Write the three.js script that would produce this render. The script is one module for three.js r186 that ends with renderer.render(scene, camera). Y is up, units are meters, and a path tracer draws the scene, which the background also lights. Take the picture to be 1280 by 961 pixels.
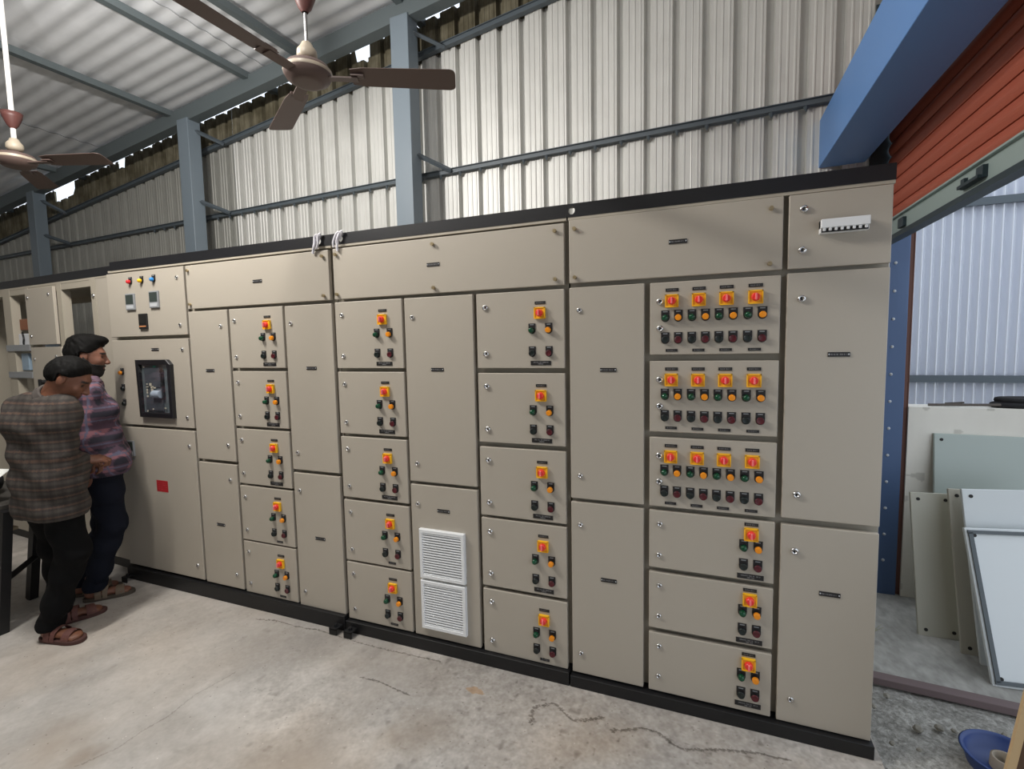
import * as THREE from 'three';
import { RoundedBoxGeometry } from 'three/addons/geometries/RoundedBoxGeometry.js';
import { mergeGeometries } from 'three/addons/utils/BufferGeometryUtils.js';
import { RectAreaLightUniformsLib } from 'three/addons/lights/RectAreaLightUniformsLib.js';

// ───────────── camera, sky, exposure ─────────────
const scene = new THREE.Scene();
const camera = new THREE.PerspectiveCamera(76.4, 1280 / 961, 0.05, 80);
camera.position.set(3.781, 1.590, 2.120);
camera.rotation.set(-0.07965, 0.37668, -0.01870, 'YXZ');
scene.add(camera);
const renderer = new THREE.WebGLRenderer({ antialias: true });
renderer.toneMapping = THREE.LinearToneMapping;
renderer.toneMappingExposure = 1.09;
renderer.shadowMap.enabled = true;
RectAreaLightUniformsLib.init();
scene.background = new THREE.Color(0.82, 0.90, 1.0).multiplyScalar(1.35);   // overcast sky
const LAMP = new THREE.Color(1.0, 0.965, 0.915), LAMP_POWER = 3.4;           // fluorescent battens (built below)

// ───────────── helpers ─────────────
const V = (x, y, z) => new THREE.Vector3(x, y, z);
const used = {};
function numbered(n) { const k = used[n] = (used[n] ?? -1) + 1; return k ? n + '_' + String(k).padStart(3, '0') : n; }
function obj(name, geo, mat, parent = scene, p, r) {
  const g = Array.isArray(geo) ? (geo.length > 1 ? mergeGeometries(geo.map(clean)) : geo[0]) : geo;
  const m = new THREE.Mesh(g, mat); m.name = parent === scene ? numbered(name) : name; m.castShadow = m.receiveShadow = true;
  if (p) m.position.set(...p); if (r) m.rotation.set(...r);
  parent.add(m); return m;
}
function clean(g) { g = g.index ? g.toNonIndexed() : g; for (const k of Object.keys(g.attributes)) if (!['position', 'normal', 'uv'].includes(k)) g.deleteAttribute(k);
  if (!g.attributes.uv) g.setAttribute('uv', new THREE.BufferAttribute(new Float32Array(g.attributes.position.count * 2), 2)); return g; }
function thing(name, label, category, p = [0, 0, 0], turn = 0, group) {
  const o = new THREE.Group(); o.name = numbered(name); o.position.set(...p); o.rotation.y = turn; scene.add(o);
  return tag(o, label, category, group);
}
function tag(o, label, category, group) { Object.assign(o.userData, { label, category }); if (group) o.userData.group = group; return o; }
function struct(o, label) { o.userData.kind = 'structure'; if (label) o.userData.label = label; return o; }
const box = (w, h, d, x = 0, y = 0, z = 0) => new THREE.BoxGeometry(w, h, d).translate(x, y, z);
const rbox = (w, h, d, r, x = 0, y = 0, z = 0) => new RoundedBoxGeometry(w, h, d, 1, r).translate(x, y, z);
const cyl = (r0, r1, h, n = 16) => new THREE.CylinderGeometry(r0, r1, h, n);
const cylZ = (r0, r1, h, n = 16, x = 0, y = 0, z = 0) => cyl(r1, r0, h, n).rotateX(Math.PI / 2).translate(x, y, z);   // r0 at the back, r1 at the front
function bar(a, b, w, d) {            // a square bar between two points
  const L = a.distanceTo(b), g = new THREE.BoxGeometry(w, L, d), q = new THREE.Quaternion().setFromUnitVectors(V(0, 1, 0), b.clone().sub(a).normalize());
  return g.applyQuaternion(q).translate((a.x + b.x) / 2, (a.y + b.y) / 2, (a.z + b.z) / 2);
}
function rod(a, b, r, n = 8, r2 = r) {
  const L = a.distanceTo(b), g = cyl(r2, r, L, n), q = new THREE.Quaternion().setFromUnitVectors(V(0, 1, 0), b.clone().sub(a).normalize());
  return g.applyQuaternion(q).translate((a.x + b.x) / 2, (a.y + b.y) / 2, (a.z + b.z) / 2);
}
function tube(pts, r, seg = 24, n = 8, closed = false) { return new THREE.TubeGeometry(new THREE.CatmullRomCurve3(pts, closed), seg, r, n, closed); }
let seed = 7; const rnd = () => { seed = (seed * 1664525 + 1013904223) >>> 0; return seed / 4294967296; };
function hash(x, y) { let h = (x * 374761393 + y * 668265263) | 0; h = Math.imul(h ^ (h >>> 13), 1274126177); return ((h ^ (h >>> 16)) >>> 0) / 4294967296; }
function vnoise(x, y) { const i = Math.floor(x), j = Math.floor(y), u = x - i, v = y - j, s = u * u * (3 - 2 * u), t = v * v * (3 - 2 * v);
  const a = hash(i, j), b = hash(i + 1, j), c = hash(i, j + 1), d = hash(i + 1, j + 1); return a + (b - a) * s + (c - a) * t + (a - b - c + d) * s * t; }
function fbm(x, y, o = 4) { let s = 0, a = 0.5, t = 0; for (let k = 0; k < o; k++) { s += a * vnoise(x + k * 17.3, y - k * 9.1); t += a; x *= 2.03; y *= 2.03; a *= 0.55; } return s / t; }
function dataTex(w, h, fn, srgb = true) {
  const d = new Uint8Array(w * h * 4);
  for (let j = 0; j < h; j++) for (let i = 0; i < w; i++) { const c = fn(i, j), k = (j * w + i) * 4; d[k] = c[0]; d[k + 1] = c[1]; d[k + 2] = c[2]; d[k + 3] = 255; }
  const t = new THREE.DataTexture(d, w, h); t.wrapS = t.wrapT = THREE.RepeatWrapping; t.magFilter = THREE.LinearFilter; t.minFilter = THREE.LinearMipmapLinearFilter;
  if (srgb) t.colorSpace = THREE.SRGBColorSpace; t.needsUpdate = true; return t;
}
const cl = (v) => Math.max(0, Math.min(255, v));
const M = (color, roughness = 0.6, metalness = 0, extra = {}) => new THREE.MeshStandardMaterial({ color, roughness, metalness, ...extra });
// a thin sheet between two edges (arrays of points), with thickness along off
function ribbon(A, B, off, smooth = false) {
  const n = A.length, pos = [], uv = [], idx = [];
  let run = 0;
  if (smooth) {
    for (let k = 0; k < 2; k++) { run = 0; for (let i = 0; i < n; i++) { const d = k ? off : V(0, 0, 0); if (i) run += A[i].distanceTo(A[i - 1]);
      pos.push(A[i].x + d.x, A[i].y + d.y, A[i].z + d.z, B[i].x + d.x, B[i].y + d.y, B[i].z + d.z); uv.push(run, 0, run, A[i].distanceTo(B[i])); } }
    for (let i = 0; i < n - 1; i++) { const a = 2 * i; idx.push(a, a + 2, a + 1, a + 1, a + 2, a + 3); const b = a + 2 * n; idx.push(b, b + 1, b + 2, b + 1, b + 3, b + 2); }
    for (const e of [0, 1]) for (let i = 0; i < n - 1; i++) { const a = 2 * i + e, b = a + 2, c = a + 2 * n, d = b + 2 * n; idx.push(a, c, b, b, c, d); }
    const g = new THREE.BufferGeometry(); g.setAttribute('position', new THREE.Float32BufferAttribute(pos, 3)); g.setAttribute('uv', new THREE.Float32BufferAttribute(uv, 2)); g.setIndex(idx); g.computeVertexNormals(); return g;
  }
  const quad = (a, b, c, d, u0, u1, l0, l1) => { for (const [p, u, v] of [[a, u0, 0], [b, u1, 0], [c, u0, l0], [c, u0, l0], [b, u1, 0], [d, u1, l1]]) { pos.push(p.x, p.y, p.z); uv.push(u, v); } };
  for (let i = 0; i < n - 1; i++) {
    const a = A[i], b = A[i + 1], c = B[i], d = B[i + 1], u0 = run; run += a.distanceTo(b);
    const a2 = a.clone().add(off), b2 = b.clone().add(off), c2 = c.clone().add(off), d2 = d.clone().add(off), l = a.distanceTo(c), m = b.distanceTo(d);
    quad(a, b, c, d, u0, run, l, m); quad(b2, a2, d2, c2, run, u0, m, l); quad(b, a, b2, a2, run, u0, .002, .002); quad(c, d, c2, d2, u0, run, .002, .002);
  }
  const g = new THREE.BufferGeometry(); g.setAttribute('position', new THREE.Float32BufferAttribute(pos, 3)); g.setAttribute('uv', new THREE.Float32BufferAttribute(uv, 2)); g.computeVertexNormals(); return g;
}
function uvXZ(g, sx, sz) { const p = g.attributes.position, u = g.attributes.uv; for (let i = 0; i < p.count; i++) u.setXY(i, p.getX(i) / sx, p.getZ(i) / sz); return g; }

// ───────────── materials ─────────────
const peel = dataTex(256, 256, (i, j) => { const v = 128 + 60 * (vnoise(i / 3, j / 3) - .5) + 60 * (hash(i, j) - .5); return [v, v, v]; }, false);
peel.repeat.set(6, 6);
const MAT = {
  cream: M(0xafa79a, 0.42, 0, { bumpMap: peel, bumpScale: 0.00012 }),
  creamFrame: M(0xaca495, 0.5),
  black: M(0x101012, 0.5), blackPaint: M(0x1a1a1d, 0.38), rubber: M(0x1c1b1d, 0.8),
  chrome: M(0xd8d8d8, 0.18, 1), dark: M(0x1a1714, 0.6), brass: M(0xb9a988, 0.32, 0.8),
  yellow: M(0xffc21c, 0.42), orangeRed: M(0xee3f3a, 0.35), pink: M(0xff7f82, 0.3),
  green: M(0x08452b, 0.14), amber: M(0xf0931c, 0.28), btnGreen: M(0x16201f, 0.35), btnRed: M(0x541720, 0.32),
  lampRed: M(0xd9262c, 0.25), lampYellow: M(0xf5bd16, 0.25), lampBlue: M(0x2a7fc4, 0.25),
  plate: M(0x1d1b1c, 0.5), white: M(0xe9ebec, 0.5), grey: M(0x8d9093, 0.45), lightGrey: M(0xb9bcbf, 0.5), lcd: M(0x3b4340, 0.2), glass: M(0x2d3638, 0.12),
  sticker: M(0xb5272c, 0.5), blueSteel: M(0x75818b, 0.42), girt: M(0x525b62, 0.5), tealSteel: M(0x5d6669, 0.55),
  beamBlue: M(0x5f8bc6, 0.5), colBlue: M(0x4a6186, 0.5),
  shutter: M(0xa8553f, 0.55), shutterBar: M(0x96a5a2, 0.5, 0.1), darkSteel: M(0x2c3a41, 0.5, 0.2),
  fan: M(0x5a4a45, 0.5), fanCream: M(0xa59a89, 0.45), fanRed: M(0x56332f, 0.5), whiteGloss: M(0xf4f2ee, 0.25),
  wood: M(0xbfa47c, 0.7), woodDark: M(0x5e4634, 0.75), whitePlastic: M(0xe6e4ea, 0.35),
};
const galva = dataTex(256, 512, (i, j) => { const v = 222 + 12 * (fbm(i / 7, j / 130, 3) - .5) + 8 * (fbm(i / 40, j / 60, 3) - .5); return [v, v, v - 4]; });
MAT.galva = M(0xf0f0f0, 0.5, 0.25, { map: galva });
MAT.galvaDark = M(0xb9b9b6, 0.55, 0.25, { map: galva });   // darker tone for the sheets of the left bays
const fibre = dataTex(512, 512, (i, j) => { const n = fbm(i / 60, j / 60, 5), s = fbm(i / 9, j / 150, 3); const v = 216 + 20 * (n - .5) + 12 * (s - .5); return [v - 2, v, v + 3]; });
fibre.repeat.set(1 / 1.6, 1 / 1.6);
MAT.fibre = M(0xffffff, 0.9, 0, { map: fibre });
const fibreBrown = dataTex(256, 256, (i, j) => { const n = fbm(i / 30, j / 30, 5), s = fbm(i / 6, j / 60, 3); const v = 92 + 60 * (n - .5) + 46 * (s - .5); return [v + 6, v, v - 18]; });
MAT.closing = M(0xffffff, 0.9, 0, { map: fibreBrown });
// small engraved plates: a dark plate with a grey line of print too small to read
function printTex(lines, sd) { return dataTex(96, 24, (i, j) => {
  const rows = lines === 1 ? [[8, 16]] : [[5, 11], [14, 20]]; let v = 26;
  for (const [r, [a, b]] of rows.entries()) { const m = r ? 34 : 12; if (j >= 24 - b && j < 24 - a && i > m && i < 96 - m && hash(Math.floor(i / 3) + sd * 57, r) > 0.25 && hash(i, j + sd) > .25) v = 118; }
  return [v, v - 1, v]; }); }
const PRINT1 = [1, 2, 3].map((k) => M(0xffffff, 0.5, 0, { map: printTex(1, k) })), PRINT2 = [4, 5].map((k) => M(0xffffff, 0.5, 0, { map: printTex(2, k) }));

// ───────────── the setting ─────────────
// floor: worn concrete. 8 m x 4.5 m of texture laid from x = -3, z = -1
const FX = -3, FZ = -1, FW = 8, FD = 4.5, TW = 2048, TH = 1152;
const cracks = [
  [[2.249, .307], [2.337, .297], [2.426, .311], [2.495, .321], [2.534, .329]],
  [[3.114, .301], [3.096, .233], [3.11, .188], [3.178, .147], [3.224, .186], [3.277, .219], [3.354, .181], [3.392, .155]],
  [[3.436, .223], [3.511, .181], [3.558, .156], [3.624, .16], [3.67, .197], [3.718, .212], [3.782, .191], [3.855, .161], [3.927, .145], [3.989, .13], [4.041, .13], [4.097, .124]],
  [[1.319, .1], [1.443, .069], [1.605, .077], [1.766, .061], [1.859, .069], [2.141, .083], [2.411, .075], [2.547, .067]],
  [[1.536, 1.105], [1.593, .992], [1.589, .9], [1.611, .806], [1.594, .675], [1.631, .487]],
];
const crackMask = new Float32Array(TW * TH);
cracks.forEach((c, ci) => { for (let k = 0; k < c.length - 1; k++) { const [x0, z0] = c[k], [x1, z1] = c[k + 1], n = 160;
  for (let q = 0; q < n; q++) { const t = q / n, j1 = ((vnoise(q * .13 + k * 31, ci * 7.7) - .5) * .03 + (vnoise(q * .45 + k * 11, ci * 3.7) - .5) * .016) * (ci === 4 ? .3 : 1), x = x0 + (x1 - x0) * t + j1, z = z0 + (z1 - z0) * t + j1 * .7 * (vnoise(q * .2, 3.3 + k) - .2);
    const i = Math.round((x - FX) / FW * TW), j = Math.round((z - FZ) / FD * TH), w = ci === 4 ? .35 : .55 + .45 * vnoise(q * .15, ci + k * 3);
    if (vnoise(q * .07 + k * 5, ci * 3.1) < .16) continue;
    crackMask[j * TW + i] = Math.max(crackMask[j * TW + i], w); if (ci === 2 && vnoise(q * .1, k) > .6) crackMask[(j + 1) * TW + i] = Math.max(crackMask[(j + 1) * TW + i], w * .6); } } });
const stains = [[2.69, .484, .16, -26], [2.6, .56, .1, -18], [1.32, 1.08, .2, -18], [1.52, 1.06, .09, -30], [3.27, .394, .2, -14], [3.45, .3, .18, -10], [1.9, .95, .25, 6], [2.35, .75, .3, -10], [2.0, .4, .4, 8], [0.6, .8, .35, -6], [4.1, .3, .22, -22]];
const floorH = new Float32Array(TW * TH);
const floorMap = dataTex(TW, TH, (i, j) => {
  const x = FX + i / TW * FW, z = FZ + j / TH * FD;
  const big = fbm(x * 1.1, z * 1.1, 4), mid = fbm(x * 5 + 9, z * 5, 4), fine = .55 * fbm(x * 38, z * 38, 3) + .45 * fbm(x * 95, z * 95, 2), str = fbm(x * 9 + z * 3, z * 1.6, 3);
  const rough = Math.max(0, Math.min(1, (x - 2.0 + (fbm(x * 2, z * 2, 3) - .5) * 1.4) * 1.2));
  let v = 166 + 46 * (big - .5) + 26 * (mid - .5) + 18 * (str - .5) + (22 + 44 * rough) * (fine - .5), warm = 10 * (fbm(x * 2.2 + 40, z * 2.2, 3) - .5);
  for (const [sx, sz, r, a] of stains) { const d = Math.hypot(x - sx, z - sz) / r; if (d < 1.5) { const m = Math.max(0, 1 - d * (0.55 + .9 * fbm(x * 12, z * 12, 3))); v += a * m * (.5 + fine); warm += a < 0 ? 6 * m : 0; } }
  const pale = fbm(x * 3.1 + 70, z * 3.1, 4); if (pale > .6) v += (pale - .6) * 120;
  const brickRed = Math.hypot((x - 2.81) / .05, (z - .2) / .024) + 1.6 * (fbm(x * 30, z * 30, 3) - .5) < .8;
  if (brickRed) { v = v * .88 - 6; warm += 26; }
  const spk = hash(i, j); if (spk > .9994) v -= 70; else if (spk < .0003) v += 50;
  const pit = vnoise(x * 24 + 3, z * 24); if (pit > .86) v -= (pit - .86) * 190 * (0.4 + rough); const pit2 = vnoise(x * 61 + 8, z * 61); if (pit2 > .88) v -= (pit2 - .88) * 260 * (.25 + rough);
  const c = crackMask[j * TW + i]; v -= 64 * c;
  floorH[j * TW + i] = 128 + 60 * (mid - .5) + (20 + 60 * rough) * (fine - .5) - 90 * c - (pit > .86 ? (pit - .86) * 200 : 0);
  return [cl(v + 5 + warm), cl(v - 1 + warm * .3), cl(v - 8 - warm * .4)];
});
const floorBump = dataTex(TW, TH, (i, j) => { const h = cl(floorH[j * TW + i]); return [h, h, h]; }, false);
for (const t of [floorMap, floorBump]) t.offset.set(-FX / FW, -FZ / FD);
MAT.floor = M(0xffffff, 0.72, 0, { map: floorMap, bumpMap: floorBump, bumpScale: 0.006 });
struct(obj('floor', uvXZ(box(15.3, .12, 8.6, -3.23, -.06, 2.4), FW, FD), MAT.floor), 'worn pale concrete workshop floor with cracks');

// wall frame: the gable wall stands 3 degrees askew behind the panels
const WA = THREE.MathUtils.degToRad(3), WO = [2.5, 0, -1.5];
const wallAt = (s, y, n) => V(WO[0] + s * Math.cos(WA) - n * Math.sin(WA), y, WO[2] + s * Math.sin(WA) + n * Math.cos(WA));
const roofY = (s) => 4.33 + 0.085 * s;
const topGirtY = (s) => 4.045 + 0.1 * s;
const wallBack = struct(new THREE.Group(), 'ribbed silvery metal sheet gable wall behind the panels'); wallBack.name = 'wall_back'; wallBack.position.set(...WO); wallBack.rotation.y = -WA; scene.add(wallBack);
const PITCH = 0.184, RIB0 = 0.163;
function ribProfile(s0, s1) {
  const pts = [[s0, 0]];
  for (let k = Math.ceil((s0 - RIB0) / PITCH - .5); ; k++) {
    const c = RIB0 + k * PITCH; if (c > s1 + .001) break;
    for (const [d, z] of [[-.026, 0], [-.02, -.042], [.02, -.042], [.026, 0], [.046, 0], [.05, .0035], [.058, .0035], [.062, 0], [.088, 0], [.092, .0035], [.1, .0035], [.104, 0], [.128, 0], [.132, .0035], [.14, .0035], [.144, 0]])
      if (c + d > s0 && c + d < s1) pts.push([c + d, z]);
  }
  pts.push([s1, 0]); return pts;
}
for (let k = -9; k < 3; k++) {
  const s0 = RIB0 - PITCH / 2 + k * PITCH * 6, s1 = Math.min(s0 + PITCH * 6, 2.22), lap = (k & 1) * .0016;
  const p = ribProfile(s0, s1), put = (y0, y1, name, mat) => obj(name, ribbon(p.map(([s, z]) => V(s, typeof y0 === 'function' ? y0(s) : y0, z - lap)), p.map(([s, z]) => V(s, typeof y1 === 'function' ? y1(s) : y1, z - lap)), V(0, 0, -.0012)), mat, wallBack);
  if (k < -8) { put(0, 2.86, 'wall_sheet', MAT.galva); put(3.02, topGirtY, 'wall_sheet', MAT.galva); }
  else put(0, topGirtY, 'wall_sheet', k < -3 ? MAT.galvaDark : MAT.galva);
  // weathered closing sheet between the sloping girt and the roof, its top edge uneven so that daylight shows under the roof
  const dip = 0.07 + 0.03 * hash(k + 40, 3);
  put((s) => topGirtY(s) - .02, (s) => {
    let y = roofY(s) + .024 - (s < -2.3 ? .022 + .02 * vnoise(s * 6, 8.5) : Math.max(0, vnoise(s * 3, 4.5) - .45) * .09);
    if (Math.abs(s + 1.52) < .075) y -= .13; if (Math.abs(s + 5.2) < .06) y -= .09; if (s > -6.75 && s < -6.3) y -= .16; if (Math.abs(s + .36) < .03) y -= .04;
    return y; }, 'closing_sheet', MAT.closing);
}
obj('wall_sheet', ribbon([V(2.2, 2.62, -.004), V(2.3, 2.62, -.004), V(2.44, 2.62, -.004)], [V(2.2, roofY(2.2) - .05, -.004), V(2.3, roofY(2.3) - .05, -.004), V(2.44, roofY(2.44) - .05, -.004)], V(0, 0, -.0012)), MAT.galva, wallBack);
for (const [x, w] of [[-9.55, .05], [-9.3, .07], [-9.08, .04], [-8.9, .06]]) obj('wall_post', box(w, .3, .03, x, 2.94, -.03), MAT.girt, wallBack);
// other walls, outside the frame
struct(obj('wall_left', box(.1, 3.42, 8.6, -7.42, 1.71, 2.3), MAT.galva), 'far end wall of the shed');
struct(obj('wall_front', box(14, 5.0, .12, -1.9, 2.5, 6.75), M(0xb8b4ab, .8)), 'wall behind the viewer');
const wr = struct(new THREE.Group(), 'side wall around the roller shutter opening'); wr.name = 'wall_right'; scene.add(wr);
obj('wall_panel', box(.1, 2.0, 8.1, 5.02, 3.95, 2.72), MAT.galva, wr); obj('wall_panel', box(.1, 3.0, 3.0, 5.0, 1.5, 5.25), MAT.galva, wr);

// roof: corrugated fibre-cement sheets, corrugations running up the slope, rows lapping
const ceiling = struct(new THREE.Group(), 'sloping roof of grey corrugated fibre cement sheets'); ceiling.name = 'ceiling'; ceiling.position.set(...WO); ceiling.rotation.y = -WA; scene.add(ceiling);
const rows = [[-11.2, -8.1], [-8.2, -5.15], [-5.3, -2.46], [-2.61, .42], [.27, 2.62]];
rows.forEach(([a, b], r) => { for (let q = 0; q < 9; q++) {
  const n0 = -.045 + q * .96, E = []; for (let i = 0; i <= 84; i++) E.push([n0 + i * .0122, .0055 * Math.sin((n0 + i * .0122) / .146 * 2 * Math.PI)]);
  const lift = .028 + r * .004 + (q & 1) * .005, rise = (s, e) => roofY(s) + lift + (e ? .014 : 0);   // the lower end of each sheet rides on the row below
  obj('roof_sheet', ribbon(E.map(([n, h]) => V(a, rise(a, 1) + h, n)), E.map(([n, h]) => V(b, rise(b, 0) + h, n)), V(0, .006, 0), true), MAT.fibre, ceiling);
} });

// steel frame
function inWall(o) { o.position.set(...WO); o.rotation.y = -WA; return o; }
const cols = [[-6.62, 'dim blue grey steel column at the far left end'], [-3.55, 'blue grey steel column above the leftmost cabinet with the meters'], [-.905, 'blue grey steel column crossed by the ceiling fan blade']];
for (const [s, label] of cols) {
  const top = roofY(s) - .14, c = thing('steel_column', label, 'column', wallAt(s, 0, .25).toArray(), -WA, 'columns along the gable wall');
  obj('post', rbox(.165, top, .13, .006, 0, top / 2, 0), MAT.blueSteel, c);
  obj('base_plate', box(.3, .012, .24, 0, .006, 0), MAT.blueSteel, c);
  obj('cleat', bar(V(.07, 3.1, -.02), V(.27, 3.0, -.2), .035, .025), MAT.girt, c);
  obj('cleat', bar(V(.07, top - .1, -.02), V(.24, topGirtY(s) + .0, -.2), .035, .025), MAT.girt, c);
}
tag(inWall(obj('roof_rafter', bar(V(-9.5, roofY(-9.5) - .095, .25), V(2.4, roofY(2.4) - .095, .25), .14, .1), MAT.tealSteel)), 'long blue grey steel rafter sloping up under the roof', 'rafter');
const purlinX = [[-7.9, 'far left end'], [-6.0, 'left of the far ceiling fan'], [-3.76, 'nearest the far ceiling fan'], [-2.62, 'along the lap of two roof sheet rows'], [-2.0, 'beside the near ceiling fan'], [-.9, 'just over the near ceiling fan'], [.5, 'right of the near ceiling fan, above the bright wall']];
for (const [s, w] of purlinX) tag(inWall(obj('roof_purlin', bar(V(s, roofY(s) - .028, -.1), V(s, roofY(s) - .028, 8.1), .06, .055), MAT.tealSteel)), 'steel purlin under the roof sheets ' + w, 'purlin', 'roof purlins');
function girt(label, y, cones) {
  const g = inWall(thing('wall_girt', label, 'girt'));
  obj('rail', [bar(V(-9.6, y(-9.6), .024), V(2.2, y(2.2), .024), .03, .045), bar(V(-9.6, y(-9.6) + .017, .03), V(2.2, y(2.2) + .017, .03), .005, .06)], MAT.girt, g);
  if (cones) for (let k = -26; k < 12; k++) { const s = RIB0 + k * PITCH; obj('rib_cone', new THREE.ConeGeometry(.02, .036, 4).rotateX(Math.PI).translate(s + .012, y(s) - .032, .03), MAT.girt, g); }  // small cones pointing down below the rail, one at each rib
}
girt('horizontal steel girt rail across the ribbed wall above the cabinets', () => 3.0, true);
girt('sloping steel girt rail below the weathered strip under the roof', topGirtY, false);

// right side: blue beam, post, roller shutter
const beam = tag(obj('box_beam', rbox(.235, .28, 5.2, .004, 4.5225, 2.761, 1.2), MAT.beamBlue), 'big bright blue steel beam in front of the roller shutter', 'beam');
const post = thing('shutter_post', 'dark blue riveted steel post beside the right end of the cabinets', 'post', [4.82, 0, -1.5]);
obj('upright', rbox(.15, 2.9, .1, .003, 0, 1.45, 0), MAT.colBlue, post);
for (let k = 0; k < 14; k++) obj('rivet', new THREE.SphereGeometry(.009, 8, 6).scale(1, 1, .6).translate(.005, .22 + k * .165, .051), MAT.lightGrey, post);
obj('guide_angle', [box(.025, 2.6, .004, .09, 1.3, .03), box(.004, 2.6, .05, .1, 1.3, .01)], M(0x6b4a40, .8), post);
const sh = thing('roller_shutter', 'rust red roller shutter rolled partway up over the doorway', 'shutter', [4.75, 0, 0]);
for (let k = 0; k < 11; k++) {
  const y = 2.245 + k * .0745, P = []; for (let i = 0; i <= 8; i++) P.push([y + i / 8 * .068, -.013 * Math.sin(i / 8 * Math.PI)]); P.push([y + .0685, .012], [y + .0735, .012], [y + .0745, 0]);
  obj('slat', ribbon(P.map(([yy, x]) => V(x, yy, -1.34)), P.map(([yy, x]) => V(x, yy, 3.4)), V(.0015, 0, 0)), MAT.shutter, sh);
}
obj('bottom_bar', [box(.012, .125, 4.72, -.008, 2.185, 1.03), box(.03, .008, 4.72, -.014, 2.243, 1.03)], MAT.shutterBar, sh);
obj('bottom_angle', [box(.05, .012, 4.72, -.02, 2.124, 1.03), box(.014, .035, 4.72, -.016, 2.138, 1.03)], MAT.darkSteel, sh);
obj('handle', [box(.03, .012, .16, -.028, 2.18, -.32), box(.012, .04, .03, -.02, 2.195, -.4), box(.02, .045, .05, -.02, 2.197, -.26)], MAT.darkSteel, sh);
obj('end_plate', box(.28, 1.2, .008, .045, 2.86, -1.352), MAT.darkSteel, sh);
obj('latch', rbox(.02, .05, .07, .004, -.022, 2.19, -1.05), MAT.darkSteel, sh);
obj('guide_channel', box(.05, 3.0, .012, 0, 1.5, 3.46), MAT.colBlue, sh);
obj('roll_drum', cyl(.13, .13, 4.5, 20).rotateX(Math.PI / 2).translate(.06, 3.2, 1.0), MAT.shutter, sh);

// yard beyond the shutter
const gravelMap = dataTex(512, 512, (i, j) => { const a = fbm(i / 40, j / 40, 5), b = fbm(i / 5, j / 5, 3), v = 146 + 60 * (a - .5) + 84 * (b - .5) + 30 * (hash(i, j) - .5); return [cl(v + 2), cl(v), cl(v - 6)]; });
gravelMap.repeat.set(1 / 1.3, 1 / 1.3);
const gg = new THREE.PlaneGeometry(6.2, 10, 155, 250).rotateX(-Math.PI / 2).translate(7.5, 0, 0);
{ const p = gg.attributes.position; for (let i = 0; i < p.count; i++) { const x = p.getX(i), z = p.getZ(i), d = Math.min(1, Math.max(0, (x - 4.42) / .2)) * Math.min(1, Math.max(0, (z + .5) / .1)); p.setY(i, -.02 + d * (.03 * fbm(x * 5, z * 5, 4) + .016 * fbm(x * 19, z * 19, 3) - .012)); } gg.computeVertexNormals(); uvXZ(gg, 1, 1); }
struct(obj('ground', gg, M(0xffffff, .95, 0, { map: gravelMap, bumpMap: gravelMap, bumpScale: .012 })), 'rough grey gravelly ground outside the doorway');
const slabMap = dataTex(512, 512, (i, j) => { const v = 166 + 50 * (fbm(i / 70, j / 70, 5) - .5) + 40 * (fbm(i / 8, j / 16, 3) - .5); return [cl(v), cl(v - 2), cl(v - 8)]; });
slabMap.repeat.set(1 / 1.5, 1 / 1.5);
struct(obj('floor', uvXZ(box(5, .12, 3.6, 6.92, -.056, -2.3), 1, 1), M(0xffffff, .85, 0, { map: slabMap, bumpMap: slabMap, bumpScale: .004 })), 'smoother grey concrete slab under the leaning panels');
tag(obj('threshold_strip', rbox(1.9, .035, .055, .004), M(0x6e5f5f, .8), scene, [5.35, .012, -.45], [0, -.07, 0]), 'brownish strip along the edge of the outdoor slab', 'strip');
for (let k = 0; k < 46; k++) { const r = .008 + .014 * rnd() * rnd(), g = new THREE.IcosahedronGeometry(r, 0); g.scale(1 + rnd() * .6, .6 + rnd() * .4, 1 + rnd() * .5);
  var pebbles = pebbles ?? []; const px = 4.47 + rnd() * .75, pz = -.4 + rnd() * .75; if (Math.hypot(px - 4.815, pz + .075) > .16) pebbles.push(g.rotateY(rnd() * 6).translate(px, .008, pz)); }
const peb = obj('pebbles', pebbles, M(0x8a867c, .9)); peb.userData.kind = 'stuff'; tag(peb, 'small loose stones on the gravelly ground', 'stones');
const hwMap = dataTex(512, 256, (i, j) => { const a = fbm(i / 60, j / 60, 5), st = fbm(i / 10 + 5, j / 90, 3); let v = 228 + 26 * (a - .5) + 14 * (st - .5); if (vnoise(i / 9 + 30, j / 9) > .9) v -= 30; return [cl(v), cl(v - 4), cl(v - 14)]; });
hwMap.repeat.set(.6, .6);
struct(obj('wall_yard', box(2.6, 1.18, .16, 6.22, .59, -1.53), M(0xffffff, .85, 0, { map: hwMap })), 'low white plastered wall behind the leaning panels');
tag(obj('hose_coil', [tube([0, 1, 2, 3, 4, 5, 6, 7].map((k) => V(5.5 + .16 * Math.cos(k * .785), 1.197, -1.53 + .05 * Math.sin(k * .785))), .017, 32, 8, true), tube([0, 1, 2, 3, 4, 5, 6, 7].map((k) => V(5.51 + .15 * Math.cos(k * .785), 1.226, -1.53 + .045 * Math.sin(k * .785))), .017, 32, 8, true)], MAT.rubber), 'dark rubber coil lying on the low white wall', 'hose');
tag(obj('stick', [rod(V(5.03, 1.19, -1.5), V(5.36, 1.198, -1.49), .008), rod(V(5.12, 1.197, -1.53), V(5.2, 1.207, -1.5), .005)], M(0x57504a, .8)), 'thin dry stick lying on top of the low white wall', 'stick');
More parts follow.
